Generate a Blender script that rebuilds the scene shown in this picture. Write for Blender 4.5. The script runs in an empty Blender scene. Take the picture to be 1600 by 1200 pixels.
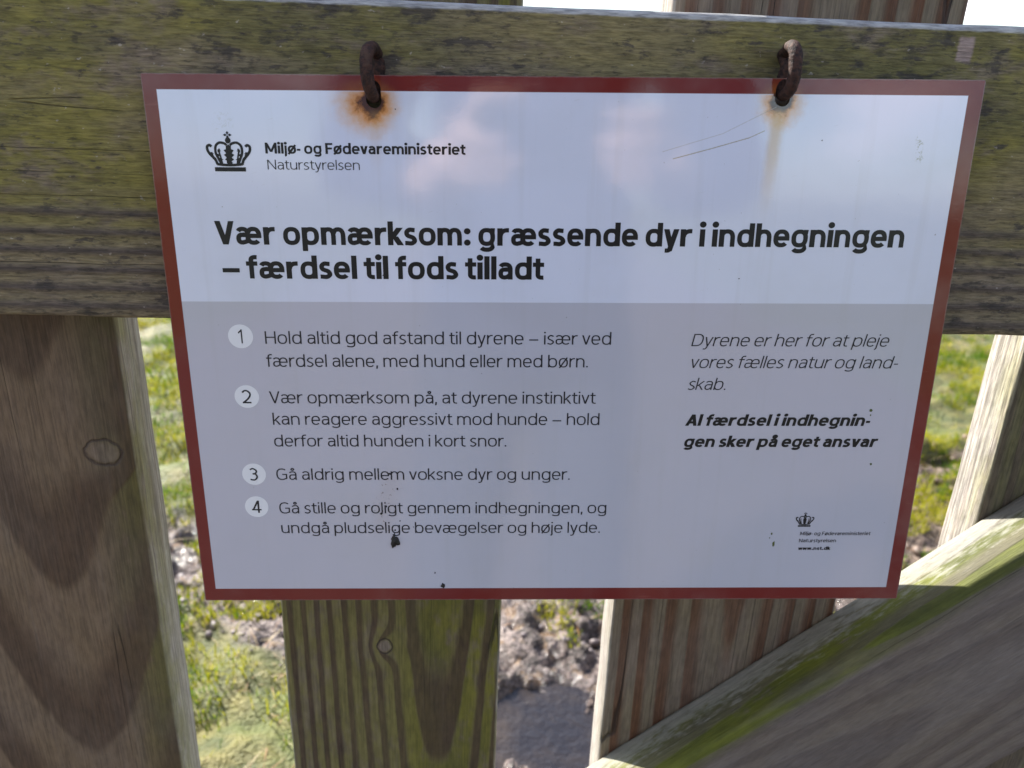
import bpy, bmesh, math, random
import numpy as np
from mathutils import Vector, Matrix, noise as mn

S = bpy.context.scene
COL = S.collection
GZ = 1.13                      # height of the gate's reference line above the ground

# ------------------------------------------------------------------ camera
cd = bpy.data.cameras.new('camera')
cam = bpy.data.objects.new('camera', cd)
COL.objects.link(cam)
S.camera = cam
cd.sensor_width = 36.0
cd.lens = 1250 / 1600 * 36.0
cd.clip_start = 0.01
cd.clip_end = 2000
R_ = Vector((0.99833888, -0.04495814, 0.03603109))
U_ = Vector((-0.01699445, 0.36776743, 0.9297625))
F_ = Vector((0.05505146, 0.92883038, -0.36639249))
M = Matrix((R_, U_, -F_)).transposed().to_4x4()
M.translation = Vector((-0.04750699, -0.43333895, 0.02191875 + GZ))
cam.matrix_world = M
cd.dof.use_dof = True
cd.dof.focus_distance = 0.437
cd.dof.aperture_fstop = 10.5

# ------------------------------------------------------------------ light
SUN_EL = math.radians(37)
sd = Vector((0.63, -0.777, 0)).normalized()          # horizontal direction the light travels
W = bpy.data.worlds.new('World')
S.world = W
W.use_nodes = True
wn = W.node_tree
bg = wn.nodes['Background']
sky = wn.nodes.new('ShaderNodeTexSky')
sky.sky_type = 'NISHITA'
sky.sun_disc = False
sky.sun_elevation = SUN_EL
sky.sun_rotation = math.atan2(-sd.x, -sd.y)
sky.air_density = 1.0
sky.dust_density = 0.8
sky.ozone_density = 2.2
bg.inputs['Strength'].default_value = 0.09
# thin broken cloud over the whole sky, added for reflections in the sign
tc = wn.nodes.new('ShaderNodeTexCoord')
mp = wn.nodes.new('ShaderNodeMapping')
mp.inputs['Scale'].default_value = (1, 1, 3.2)
nz = wn.nodes.new('ShaderNodeTexNoise')
nz.inputs['Scale'].default_value = 4.2
nz.inputs['Detail'].default_value = 7
nz.inputs['Roughness'].default_value = 0.55
rp = wn.nodes.new('ShaderNodeMapRange')
rp.interpolation_type = 'SMOOTHSTEP'
rp.inputs['From Min'].default_value = 0.54
rp.inputs['From Max'].default_value = 0.62
rp.inputs['To Max'].default_value = 0.75
mx = wn.nodes.new('ShaderNodeMix')
mx.data_type = 'RGBA'
mx.inputs['B'].default_value = (13.5, 12.2, 12.8, 1)
wn.links.new(tc.outputs['Generated'], mp.inputs['Vector'])
wn.links.new(mp.outputs['Vector'], nz.inputs['Vector'])
wn.links.new(nz.outputs['Fac'], rp.inputs['Value'])
wn.links.new(rp.outputs['Result'], mx.inputs['Factor'])
wn.links.new(sky.outputs['Color'], mx.inputs['A'])
wn.links.new(mx.outputs['Result'], bg.inputs['Color'])

sl = bpy.data.lights.new('sun', 'SUN')
sun = bpy.data.objects.new('sun', sl)
COL.objects.link(sun)
sl.energy = 5.0
sl.angle = math.radians(0.53)
sl.color = (1.0, 0.95, 0.87)
dirv = Vector((sd.x * math.cos(SUN_EL), sd.y * math.cos(SUN_EL), -math.sin(SUN_EL)))
sun.rotation_euler = dirv.to_track_quat('-Z', 'Y').to_euler()
sun.location = (-3, 4, 6)

S.view_settings.view_transform = 'Standard'
S.view_settings.look = 'None'
S.view_settings.gamma = 1
S.view_settings.use_curve_mapping = False
S.view_settings.exposure = 1.5


# ------------------------------------------------------------------ node helper
class V:
    """a float socket with arithmetic"""
    def __init__(s, g, sock):
        s.g = g
        s.s = sock

    def __add__(a, b): return a.g.m('ADD', a, b)
    def __radd__(a, b): return a.g.m('ADD', b, a)
    def __sub__(a, b): return a.g.m('SUBTRACT', a, b)
    def __rsub__(a, b): return a.g.m('SUBTRACT', b, a)
    def __mul__(a, b): return a.g.m('MULTIPLY', a, b)
    def __rmul__(a, b): return a.g.m('MULTIPLY', b, a)
    def __truediv__(a, b): return a.g.m('DIVIDE', a, b)
    def __rtruediv__(a, b): return a.g.m('DIVIDE', b, a)
    def __neg__(a): return a.g.m('MULTIPLY', a, -1)


class G:
    def __init__(s, name):
        s.mat = bpy.data.materials.new(name)
        s.mat.use_nodes = True
        s.t = s.mat.node_tree
        s.b = s.t.nodes['Principled BSDF']
        tc = s.t.nodes.new('ShaderNodeTexCoord')
        sp = s.t.nodes.new('ShaderNodeSeparateXYZ')
        s.P = tc.outputs['Object']
        s.t.links.new(s.P, sp.inputs[0])
        s.x, s.y, s.z = (V(s, sp.outputs[i]) for i in range(3))

    def put(s, sock, v):
        if isinstance(v, V):
            s.t.links.new(v.s, sock)
        elif hasattr(v, 'is_output'):
            s.t.links.new(v, sock)
        elif isinstance(v, (tuple, list)):
            sock.default_value = (*v, 1) if len(v) == 3 and len(sock.default_value) == 4 else v
        else:
            sock.default_value = v

    def m(s, op, a, b=0.0, c=None):
        n = s.t.nodes.new('ShaderNodeMath')
        n.operation = op
        s.put(n.inputs[0], a)
        s.put(n.inputs[1], b)
        if c is not None:
            s.put(n.inputs[2], c)
        return V(s, n.outputs[0])

    def sqrt(s, a): return s.m('SQRT', a)
    def abs(s, a): return s.m('ABSOLUTE', a)
    def fract(s, a): return s.m('FRACT', a)
    def mn(s, a, b): return s.m('MINIMUM', a, b)
    def mx(s, a, b): return s.m('MAXIMUM', a, b)
    def gt(s, a, b): return s.m('GREATER_THAN', a, b)
    def lt(s, a, b): return s.m('LESS_THAN', a, b)
    def exp(s, a): return s.m('EXPONENT', a)
    def ss(s, a, lo, hi, t0=0.0, t1=1.0):
        n = s.t.nodes.new('ShaderNodeMapRange')
        n.interpolation_type = 'SMOOTHSTEP'
        s.put(n.inputs['Value'], a)
        n.inputs['From Min'].default_value = lo
        n.inputs['From Max'].default_value = hi
        n.inputs['To Min'].default_value = t0
        n.inputs['To Max'].default_value = t1
        return V(s, n.outputs['Result'])

    def vec(s, x, y, z):
        n = s.t.nodes.new('ShaderNodeCombineXYZ')
        for i, v in enumerate((x, y, z)):
            s.put(n.inputs[i], v)
        return n.outputs[0]

    def noise(s, v=None, scale=5.0, det=3.0, rough=0.5, dist=0.0):
        n = s.t.nodes.new('ShaderNodeTexNoise')
        s.put(n.inputs['Vector'], v if v is not None else s.P)
        n.inputs['Scale'].default_value = scale
        n.inputs['Detail'].default_value = det
        n.inputs['Roughness'].default_value = rough
        n.inputs['Distortion'].default_value = dist
        return V(s, n.outputs['Fac'])

    def vor(s, v, scale, rnd=1.0):
        n = s.t.nodes.new('ShaderNodeTexVoronoi')
        s.put(n.inputs['Vector'], v)
        n.inputs['Scale'].default_value = scale
        n.inputs['Randomness'].default_value = rnd
        return V(s, n.outputs['Distance'])

    def mix(s, f, a, b):
        n = s.t.nodes.new('ShaderNodeMix')
        n.data_type = 'RGBA'
        s.put(n.inputs['Factor'], f)
        s.put(n.inputs['A'], a)
        s.put(n.inputs['B'], b)
        return n.outputs['Result']

    def mul(s, c, k):
        n = s.t.nodes.new('ShaderNodeVectorMath')
        n.operation = 'SCALE'
        s.put(n.inputs[0], c)
        s.put(n.inputs['Scale'], k)
        return n.outputs[0]

    def bump(s, h, dist, strength=1.0):
        n = s.t.nodes.new('ShaderNodeBump')
        n.inputs['Strength'].default_value = strength
        n.inputs['Distance'].default_value = dist
        s.put(n.inputs['Height'], h)
        s.t.links.new(n.outputs[0], s.b.inputs['Normal'])

    def done(s, col, rough=0.7, spec=0.5, metal=0.0):
        s.put(s.b.inputs['Base Color'], col)
        s.put(s.b.inputs['Roughness'], rough)
        s.put(s.b.inputs['Specular IOR Level'], spec)
        s.put(s.b.inputs['Metallic'], metal)
        return s.mat


# ------------------------------------------------------------------ object helpers
def link(o, parent=None):
    COL.objects.link(o)
    if parent:
        o.parent = parent
    return o


def mesh_obj(name, verts, faces, mat, parent=None, smooth=False):
    me = bpy.data.meshes.new(name)
    me.from_pydata(verts, [], faces)
    me.update()
    if smooth:
        me.polygons.foreach_set('use_smooth', [True] * len(me.polygons))
    if mat:
        me.materials.append(mat)
    return link(bpy.data.objects.new(name, me), parent)


def tag(o, label=None, cat=None, group=None, kind=None):
    for k, v in (('label', label), ('category', cat), ('group', group), ('kind', kind)):
        if v:
            o[k] = v
    return o


def timber(name, L, A, B, x0, mat, parent, bev=0.003, ang=0.0, org=(0, 0, 0), seed=0, amp=0.0006):
    """a sawn timber; L along, A across (front face), B thick.  x0 = lower corner.  Built along local X, turned by ang about Y."""
    bm = bmesh.new()
    bmesh.ops.create_cube(bm, size=1.0)
    for v in bm.verts:
        v.co = Vector(((v.co.x + .5) * L, (v.co.y + .5) * B, (v.co.z + .5) * A)) + Vector(x0)
    bmesh.ops.bevel(bm, geom=list(bm.edges), offset=bev, segments=3, profile=0.6, affect='EDGES')
    n = int(L / 0.02)
    for i in range(1, n):
        bmesh.ops.bisect_plane(bm, geom=bm.verts[:] + bm.edges[:] + bm.faces[:], dist=1e-6,
                               plane_co=(x0[0] + L * i / n, 0, 0), plane_no=(1, 0, 0))
    for v in bm.verts:
        p = v.co
        k = Vector((p.x * 22, p.y * 40 + seed * 7.1, p.z * 40))
        d = mn.noise_vector(k) * amp + mn.noise_vector(Vector((p.x * 90, p.y * 60 + seed, p.z * 60))) * amp * 0.5
        d.x = 0
        v.co = p + d
    ca, sa = math.cos(ang), math.sin(ang)
    for v in bm.verts:
        p = v.co
        v.co = Vector((p.x * ca - p.z * sa, p.y, p.x * sa + p.z * ca)) + Vector(org)
    me = bpy.data.meshes.new(name)
    bm.to_mesh(me)
    bm.free()
    me.polygons.foreach_set('use_smooth', [True] * len(me.polygons))
    me.set_sharp_from_angle(angle=math.radians(40))
    me.materials.append(mat)
    return link(bpy.data.objects.new(name, me), parent)


# ------------------------------------------------------------------ wood
T_ = 0.0466


def wood(name, axis, u0=0.0, d0=0.05, k=0.05, sp=0.009, knots=(), early=(.25, .21, .175), late=(.115, .08, .062),
         grey=(.20, .175, .165), algae=(.18, .17, .03), al=0.5, al_fn=None, ring=0.8, seed=0.0, speck=0.0,
         cracks=1.0, greyness=0.4, dark_lines=None, warp=0.008, extra=None, contrast=0.2, ring_fn=None, vee=None, kin=0.4, kring=0.8, edges=None, soft=False, lo=0.30, hi=0.68, blunt=None, fv=28, alo=0.27, ahi=0.52):
    g = G(name)
    if axis == 'z':
        u, w, v = g.x, g.y, g.z
    elif axis == 'x':
        u, w, v = g.z, g.y, g.x
    else:
        c, s_ = math.cos(axis), math.sin(axis)
        v = g.x * c + g.z * s_
        u = g.z * c - g.x * s_
        w = g.y
    lowv = g.vec(u * 9 + seed, w * 9, v * 1.6)
    n1 = g.noise(lowv, 1.0, 2, .5)
    n2 = g.noise(g.vec(u * 40 + seed, w * 40, v * 6), 1.0, 2, .5)
    uu = u - u0 + (n1 - 0.5) * (warp * 2) + (n2 - 0.5) * 0.0035
    dd = w - 0.0466 + d0 + v * k * -1.0
    if vee:
        R = dd + g.sqrt(uu * uu + 0.00012) * vee + uu * uu * 0.9
    else:
        u2 = uu * uu
        if blunt:
            u2 = u2 * u2 / (u2 + blunt * blunt) * 1.35
        R = g.sqrt(u2 + dd * dd)
    kn_in = None
    kn_ring = None
    for (ku, kv, a, b, A) in knots:
        eu = u - ku
        ev = v - kv
        q = eu * eu * (1 / a ** 2) + ev * ev * (1 / b ** 2)
        R = R + g.exp(q * -0.22) * A
        kd = g.sqrt(q) + (n2 - 0.5) * 0.45 + (g.noise(g.vec(u * 200, w * 200, v * 200), 1, 3, .6) - .5) * .35
        i_ = g.ss(kd, 0.55, 0.95, 1, 0)
        r_ = g.ss(g.abs(kd - 0.98), 0.0, 0.16, 1, 0)
        kn_in = i_ if kn_in is None else g.mx(kn_in, i_)
        kn_ring = r_ if kn_ring is None else g.mx(kn_ring, r_)
    fr = g.fract(R * (1.0 / sp) + seed)
    lat = g.ss(fr, lo, hi) * g.ss(fr, 0.92, 1.0, 1, 0) if not soft else g.ss(fr, 0.22, 0.62) * g.ss(fr, 0.64, 1.0, 1, 0)
    lat = lat * g.ss(n1, 0.25, 0.6, 0.8, 1.0) * ring
    if ring_fn:
        lat = lat * ring_fn(g, u, v, w)
    # fibres, drawn out along the grain
    f1 = g.noise(g.vec(u * 900, w * 900, v * fv), 1.0, 3, .65)
    f2 = g.noise(g.vec(u * 240 + seed, w * 240, v * 7), 1.0, 4, .6)
    f3 = g.noise(g.vec(u * 330, w * 330, v * 90), 1.0, 3, .6)
    blot = g.noise(g.vec(u * 14 + seed, w * 14, v * 7), 1.0, 5, .62)
    blot2 = g.noise(g.vec(u * 34 - seed, w * 34, v * 17), 1.0, 5, .65)
    f4 = g.noise(g.vec(u * 150, w * 150, v * 60), 1.0, 4, .65)
    col = g.mix(lat, early, late)
    gr = g.ss(blot, 0.35, 0.68) * greyness + g.ss(f2, .5, .75) * 0.25
    col = g.mix(gr, col, g.mix(lat * 0.6, grey, tuple(q * 0.55 for q in grey)))
    if al > 0:
        am = g.ss(blot2 + (f4 - 0.5) * 0.5, alo, ahi) * al
        if al_fn:
            am = am * al_fn(g, u, v, w)
        am = am * (1 - lat * 0.85)
        hue = g.mix(g.ss(blot, .4, .65), algae, (algae[0] * .58, algae[1] * .60, algae[2] * 1.1))
        col = g.mix(am, col, hue)
    if speck:
        sv = g.noise(g.vec(u * 125 + seed, w * 125, v * 48), 1.0, 5, .66)
        sm = g.ss(sv + (blot - 0.5) * 0.45 + (f3 - 0.5) * .12, 0.56, 0.66) * speck
        col = g.mix(sm, col, (.05, .042, .038))
        sv3 = g.noise(g.vec(u * 330 + seed, w * 330, v * 110), 1.0, 4, .6)
        col = g.mix(g.ss(sv3 + (blot - .5) * .3, 0.56, 0.66) * speck * .7, col, (.045, .040, .030))
        sv2 = g.noise(g.vec(u * 300 + 3, w * 300, v * 170), 1.0, 3, .6)
        col = g.mix(g.ss(sv2, .66, .72) * 0.5, col, (.42, .38, .33))
    # drying checks
    cv = g.noise(g.vec(u * 70 + seed * 3, w * 70, v * 1.1), 1.0, 0, .5)
    cr = g.ss(g.abs(cv - 0.5), 0.0, 0.006, 1, 0) * g.ss(g.noise(g.vec(u * 20, w * 20 + seed, v * 4), 1, 1), .54, .62) * cracks
    col = g.mix(cr * 0.7, col, (.025, .018, .015))
    if kn_in is not None:
        col = g.mix(kn_in * kin, col, g.mix(f3, (.12, .085, .06), (.32, .26, .21)))
        col = g.mix(kn_ring * kring, col, (.06, .042, .035))
    if edges:
        # the sawn edges stand in full weather: silver grey and combed into ridges
        em = g.mx(g.ss(u, edges[0], edges[0] + .0022, 1, 0), g.ss(u, edges[1] - .0022, edges[1]))
        comb = g.noise(g.vec(0.0, w * 420, v * 4), 1.0, 3, .55)
        bl = g.mix(g.ss(comb, .38, .58), (.22, .19, .17), (.44, .41, .38))
        gm = g.ss(blot2 * .6 + comb * .4, .40, .55) * g.ss(w, T_ + .004, T_ + .030, .85, .15)
        col = g.mix(em * .9, col, g.mix(gm * al, bl, (.22, .21, .07)))
    if extra:
        col = extra(g, col, u, v, w, f3)
    col = g.mul(col, g.ss(f1 * 0.5 + f3 * 0.25 + f4 * 0.25, 0.34, 0.66, 1 - contrast * 2.3, 1 + contrast * 2.3))
    h = f1 * 0.35 + f3 * 0.35 + lat * 0.5 - cr * 2.5 + f2 * 0.5
    if kn_ring is not None:
        h = h - kn_ring * 0.7
    g.bump(h, 0.0013, 1.0)
    return g.done(col, 0.78, 0.35)


# the rail carries most of the green film, thinner towards its lower edge
zr0, zr1 = GZ - 0.1141, GZ + 0.0513


def rail_algae(g, u, v, w):
    p = g.noise(g.vec(u * 16, 0.0, v * 7), 1.0, 3, .6)
    pp = g.ss(p, .34, .56, .35, 1.0)
    a = pp * g.ss(u, zr0 + 0.015, zr0 + 0.085, 0.35, 1.0)
    mid = g.ss(g.abs(v - 0.01), 0.03, 0.11, 0.55, 1.0)
    return a * mid


def rail_extra(g, col, u, v, w, f3):
    # bare pinkish scar near the upper edge and two faint rusty runs on the left
    dx = g.abs(v - 0.2040)
    dz = g.abs(u - (GZ + 0.0395))
    m = g.ss(dx + (f3 - .5) * .003, 0.0030, 0.0050, 1, 0) * g.ss(dz + (f3 - .5) * .004, 0.0045, 0.007, 1, 0)
    col = g.mix(m * 0.8, col, (.36, .27, .25))
    rx = g.abs(v + 0.3350 + (u - GZ) * 0.25)
    m2 = g.ss(rx + (f3 - .5) * 0.012, 0.002, 0.009, 1, 0) * g.ss(u, GZ - .1, GZ - .06)
    col = g.mix(m2 * 0.35, col, (.26, .12, .07))
    # pale bluish grey arris along the top
    t = g.ss(u + (f3 - .5) * .0015, zr1 - 0.0038, zr1 - 0.0026)
    return g.mix(t * 0.75, col, (.38, .39, .41))


def rail_ring(g, u, v, w):
    return g.ss(u, GZ - 0.058, GZ - 0.040, 1.0, 0.12)


M_rail = wood('rail_wood', 'x', u0=GZ + 0.085, d0=0.030, k=0.0, sp=0.0105, early=(.205, .160, .110), late=(.062, .047, .046),
              grey=(.190, .155, .132), algae=(.190, .168, .030), al=0.88, al_fn=rail_algae, ring=0.95, seed=0.25, speck=0.85,
              cracks=0.3, greyness=0.4, warp=0.0045, soft=True, fv=105, extra=rail_extra, ring_fn=rail_ring, contrast=0.19)


def b1_algae(g, u, v, w):
    return g.ss(u, -0.305, -0.265, 0.12, 1.0)


M_b1 = wood('left_board_wood', 'z', u0=-0.325, d0=0.19 + 0.075 * GZ, k=0.075, sp=0.0115, knots=((-0.2838, GZ - 0.2203, 0.0118, 0.0092, -0.005),),
            early=(.172, .114, .070), late=(.074, .042, .024), grey=(.170, .134, .106), algae=(.120, .108, .024), al=0.8,
            edges=(-.4217, -.2635), al_fn=b1_algae, ring=0.9, seed=0.21, greyness=0.3, warp=0.005, contrast=0.14, vee=0.115)


def b2_algae(g, u, v, w):
    return g.ss(u, -0.11, -0.07, 0.6, 1.0)


M_b2 = wood('middle_board_wood', 'z', u0=-0.066, d0=0.026 + 0.048 * GZ, k=0.048, sp=0.0105, lo=.44, hi=.64, blunt=.014,
            knots=((-0.1054, GZ - 0.3766, 0.0052, 0.0062, -0.010),), early=(.175, .140, .085), late=(.062, .036, .024),
            grey=(.165, .125, .095), algae=(.150, .138, .018), al=0.9, al_fn=b2_algae, ring=1.0, edges=(-.1785, -.0206), seed=0.24, kin=.9, kring=1.0, greyness=0.16, warp=0.006, contrast=0.14)
M_b3 = wood('right_board_wood', 'z', u0=0.150, d0=0.012 + 0.03 * GZ, k=0.03, sp=0.0150, early=(.200, .150, .108),
            late=(.115, .048, .022), grey=(.20, .158, .128), algae=(.13, .12, .035), al=0.25, edges=(.0612, .2276), ring=1.0, seed=1.4, greyness=0.3, warp=0.006, contrast=0.14)
M_b4 = wood('outer_board_wood', 'z', u0=0.40, d0=0.03 + 0.05 * GZ, k=0.05, sp=0.012, early=(.16, .125, .095), late=(.09, .06, .045),
            grey=(.16, .135, .12), algae=(.12, .12, .03), al=0.6, edges=(.3164, .476), ring=0.8, seed=5.2, greyness=0.35)

m_ = 0.8592
ANG = math.atan(m_)
cz = GZ - 0.5386
vtop = cz * math.cos(ANG)            # across-coordinate of the brace's upper edge


def brace_algae(g, u, v, w):
    # thick on the upper face and along the upper arris, almost none on the front face
    top = g.ss(u, vtop - 0.020, vtop - 0.004)
    band = g.ss(g.abs(w - 0.010), 0.014, 0.034, 1, 0.45)
    return g.mx(top * band * 1.0, 0.10)


def brace_extra(g, col, u, v, w, f3):
    # silvered upper face, its colour paled further to stand for sunlight
    st = g.noise(g.vec(u * 90, w * 300, v * 75), 1.0, 5, .65)
    t = g.ss(u, vtop - 0.006, vtop - 0.002) * g.ss(st + (w - .026) * 14, .40, .66)
    return g.mix(t * 0.6, col, (.34, .33, .29))


M_brace = wood('brace_wood', ANG, u0=vtop - 0.075, d0=0.03, k=0.06, sp=0.012, 
               early=(.165, .128, .110), late=(.095, .070, .060), grey=(.180, .155, .148), algae=(.125, .135, .016), al=1.0,
               al_fn=brace_algae, extra=brace_extra, ring=0.6, seed=3.1, greyness=0.5, warp=0.014, contrast=0.085, fv=70, alo=.12, ahi=.42)

# ------------------------------------------------------------------ ground
rng = np.random.default_rng(7)
random.seed(5)


def seg_d(px, py, a, b):
    ax, ay = a
    bx, by = b
    t = np.clip(((px - ax) * (bx - ax) + (py - ay) * (by - ay)) / ((bx - ax) ** 2 + (by - ay) ** 2), 0, 1)
    return np.hypot(px - (ax + t * (bx - ax)), py - (ay + t * (by - ay))), t


_lat = rng.random((256, 256))


def vn(x, y):
    xi = np.floor(x).astype(int)
    yi = np.floor(y).astype(int)
    fx = x - xi
    fy = y - yi
    fx = fx * fx * (3 - 2 * fx)
    fy = fy * fy * (3 - 2 * fy)
    a = _lat[xi % 256, yi % 256]
    b = _lat[(xi + 1) % 256, yi % 256]
    c = _lat[xi % 256, (yi + 1) % 256]
    d = _lat[(xi + 1) % 256, (yi + 1) % 256]
    return (a * (1 - fx) + b * fx) * (1 - fy) + (c * (1 - fx) + d * fx) * fy


def fbm(x, y, f, o=4, g=0.5):
    s = 0
    a = 1
    t = 0
    for i in range(o):
        s = s + a * vn(x * f + 17.3 * i, y * f + 5.1 * i)
        t += a
        a *= g
        f *= 2.03
    return s / t


MUDLINE = [((-2.6, 1.75, .22)), (-1.2, 1.38, .24), (-.7, 1.30, .22), (-.15, 1.08, .26), (.2, .80, .34), (.75, .95, .30), (1.22, 1.38, .24), (1.55, 1.78, .16), (2.6, 2.2, .1)]


def mud_mask(x, y):
    """> 0 where the turf has been trodden away"""
    best = np.full(np.shape(x), -9.0)
    for a, b in zip(MUDLINE[:-1], MUDLINE[1:]):
        d, t = seg_d(x, y, a[:2], b[:2])
        best = np.maximum(best, (a[2] * (1 - t) + b[2] * t) - d)
    # unseen bare ground added on the visitor's side, to cut green bounce light
    best = np.maximum(best, np.minimum(0.20 - y, 2.4 - np.abs(x)) )
    return best + (fbm(x, y, 5.0, 3) - 0.5) * 0.26


def puddle(x, y):
    q = 0.33 - np.hypot((x - 0.22) / 1.35, (y - 0.64) / 0.95) + (fbm(x + 3, y, 7.0, 3) - 0.5) * 0.14
    return q


def ground_h(x, y):
    mm = np.clip(mud_mask(x, y) / 0.07, 0, 1)
    near = np.exp(-(np.hypot(x - .3, y - 1.5) / 5.0) ** 2)
    h = (fbm(x, y, 1.3, 3) - 0.5) * 0.10
    turf = (fbm(x + 9, y + 4, 8.0, 3) - 0.5) * 0.085
    r = fbm(x, y + 7, 13.0, 4, 0.55)
    clod = np.abs(r - 0.5) * 2
    mud = (0.35 - clod) * 0.055 + (fbm(x, y, 32.0, 4, .6) - 0.5) * 0.040 - 0.020
    z = h * 0.35 + (turf * (1 - mm) + mud * mm) * near
    pd = np.clip(puddle(x, y) / 0.10, 0, 1)
    z = z * (1 - 0.70 * pd) - 0.052 * pd + pd * mm * np.clip((fbm(x + 4, y + 2, 26.0, 3, .6) - .60) * 5, 0, 1) * .040
    hole = np.exp(-(((x - 1.50) / .09) ** 2 + ((y - 1.90) / .05) ** 2)) * 0.07
    hole += np.exp(-(((x + .76) / .07) ** 2 + ((y - 1.27) / .03) ** 2)) * 0.04
    return z - hole


def axis_pts(lo, hi, step, far):
    c = list(np.arange(lo, hi + 1e-6, step))
    s = step
    a = hi
    while a < far:
        s *= 1.22
        a += s
        c.append(a)
    s = step
    a = lo
    while a > -far:
        s *= 1.22
        a -= s
        c.insert(0, a)
    return np.array(c)


gx = axis_pts(-2.0, 2.9, 0.011, 900)
gy = axis_pts(0.35, 3.6, 0.011, 900)
XX, YY = np.meshgrid(gx, gy)
ZZ = ground_h(XX, YY)
verts = np.column_stack([XX.ravel(), YY.ravel(), ZZ.ravel()])
nx, ny = len(gx), len(gy)
ii = np.arange((ny - 1) * (nx - 1))
r0 = ii // (nx - 1) * nx + ii % (nx - 1)
faces = np.column_stack([r0, r0 + 1, r0 + nx + 1, r0 + nx])


def np_mesh(name, verts, faces, mat, nside, smooth=True):
    me = bpy.data.meshes.new(name)
    me.vertices.add(len(verts))
    me.vertices.foreach_set('co', np.asarray(verts, dtype=np.float32).ravel())
    n = len(faces)
    me.loops.add(n * nside)
    me.loops.foreach_set('vertex_index', np.asarray(faces, dtype=np.int32).ravel())
    me.polygons.add(n)
    me.polygons.foreach_set('loop_start', np.arange(n, dtype=np.int32) * nside)
    me.polygons.foreach_set('loop_total', np.full(n, nside, dtype=np.int32))
    me.update(calc_edges=True)
    me.polygons.foreach_set('use_smooth', np.full(n, smooth))
    me.materials.append(mat)
    return me


g = G('ground_soil')
at = g.t.nodes.new('ShaderNodeAttribute')
at.attribute_name = 'mud'
mud = V(g, at.outputs['Fac'])
n1 = g.noise(None, 14, 5, .6)
n2 = g.noise(None, 70, 4, .6)
n3 = g.noise(None, 4.5, 4, .6)
turfc = g.mix(g.ss(n1, .35, .65), (.055, .068, .010), (.17, .15, .035))
turfc = g.mix(g.ss(n3, .45, .65), turfc, (.10, .12, .018))
n4 = g.noise(None, 150, 3, .6)
mudc = g.mix(g.ss(n1 * .5 + n2 * .5 + (n4 - .5) * .4, .40, .60), (.035, .025, .020), (.24, .19, .17))
mudc = g.mix(g.ss(g.noise(None, 26, 4, .6), .56, .64) * .7, mudc, (.22, .13, .06))
mudc = g.mix(g.ss(g.x, 0.7, 1.3), mudc, g.mix(g.ss(n2, .4, .6), (.075, .05, .035), (.19, .135, .10)))
mudc = g.mix(g.ss(n3 + (n2 - .5) * .5, .60, .72) * .7, mudc, (.17, .12, .045))
wet = g.ss(g.z, -0.045, -0.005, 1, 0) * mud
mudc = g.mix(wet * .6, mudc, (.035, .030, .032))
g.bump(n2 * 1.0 + n1 + n4 * .5, 0.02, 0.8)
M_soil = g.done(g.mix(mud, turfc, mudc), g.ss(wet + (n2 - .5) * mud, -.05, .45, .6, .13), 0.5)
me = np_mesh('ground', verts, faces, M_soil, 4)
at_ = me.attributes.new('mud', 'FLOAT', 'POINT')
at_.data.foreach_set('value', np.clip(mud_mask(XX, YY) / 0.05 + .3, 0, 1).ravel().astype(np.float32))
ground = link(bpy.data.objects.new('ground', me))
tag(ground, 'sunlit pasture of short turf with a trodden muddy band behind the gate', kind='structure')

g = G('puddle_water')
nn = g.noise(None, 55, 4, .6)
nn2 = g.noise(None, 5, 3, .6)
g.bump(nn, 0.006, 0.7)
g.b.inputs['Transmission Weight'].default_value = 0.0
M_water = g.done(g.mix(g.ss(nn2, .4, .65), (.016, .014, .016), (.045, .034, .026)), 0.06, 0.5)
px_ = np.linspace(-.45, .95, 60)
py_ = np.linspace(.1, 1.15, 45)
PX, PY = np.meshgrid(px_, py_)
wv = np.column_stack([PX.ravel(), PY.ravel(), np.full(PX.size, -0.034)])
ii = np.arange(59 * 44)
r0 = ii // 59 * 60 + ii % 59
wf = np.column_stack([r0, r0 + 1, r0 + 61, r0 + 60])
keep = puddle(PX.ravel()[wf[:, 0]], PY.ravel()[wf[:, 0]]) > -0.045
water = link(bpy.data.objects.new('puddle', np_mesh('puddle', wv, wf[keep], M_water, 4)))
tag(water, 'dark shallow puddle in the mud behind the gate', kind='structure')


# ---- grass: turf blades, denser in tufts
def blades(n, seed, xr, yr, hmin, hmax, wid, fn, lean=0.9):
    r = np.random.default_rng(seed)
    x = r.uniform(*xr, n)
    y = r.uniform(*yr, n)
    # keep only what the gaps could ever show (a wide wedge away from the gate)
    k = fn(x, y, r)
    x, y = x[k], y[k]
    n = len(x)
    z = ground_h(x, y)
    h = r.uniform(hmin, hmax, n) * (0.55 + 0.9 * fbm(x, y, 6.0, 2))
    a = r.uniform(0, 2 * np.pi, n)
    ln = h * r.uniform(0.1, lean, n)
    wd = wid * r.uniform(.6, 1.3, n)
    dx, dy = np.cos(a), np.sin(a)
    b = a + np.pi / 2 + r.normal(0, .5, n)
    sx, sy = np.cos(b) * wd, np.sin(b) * wd
    P = []
    for t, wf_ in ((0, 1.0), (.5, .8), (1.0, 0.0)):
        cx = x + dx * ln * t ** 1.7
        cy = y + dy * ln * t ** 1.7
        czz = z - .004 + h * t * (1 - .25 * t * (ln / h))
        if t < 1:
            P += [np.column_stack([cx - sx * wf_, cy - sy * wf_, czz]), np.column_stack([cx + sx * wf_, cy + sy * wf_, czz])]
        else:
            P += [np.column_stack([cx, cy, czz])]
    vv = np.stack(P, 1).reshape(-1, 3)
    o = np.arange(n) * 5
    f = np.concatenate([np.column_stack([o, o + 1, o + 3]), np.column_stack([o, o + 3, o + 2]), np.column_stack([o + 2, o + 3, o + 4])])
    return vv, f


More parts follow.
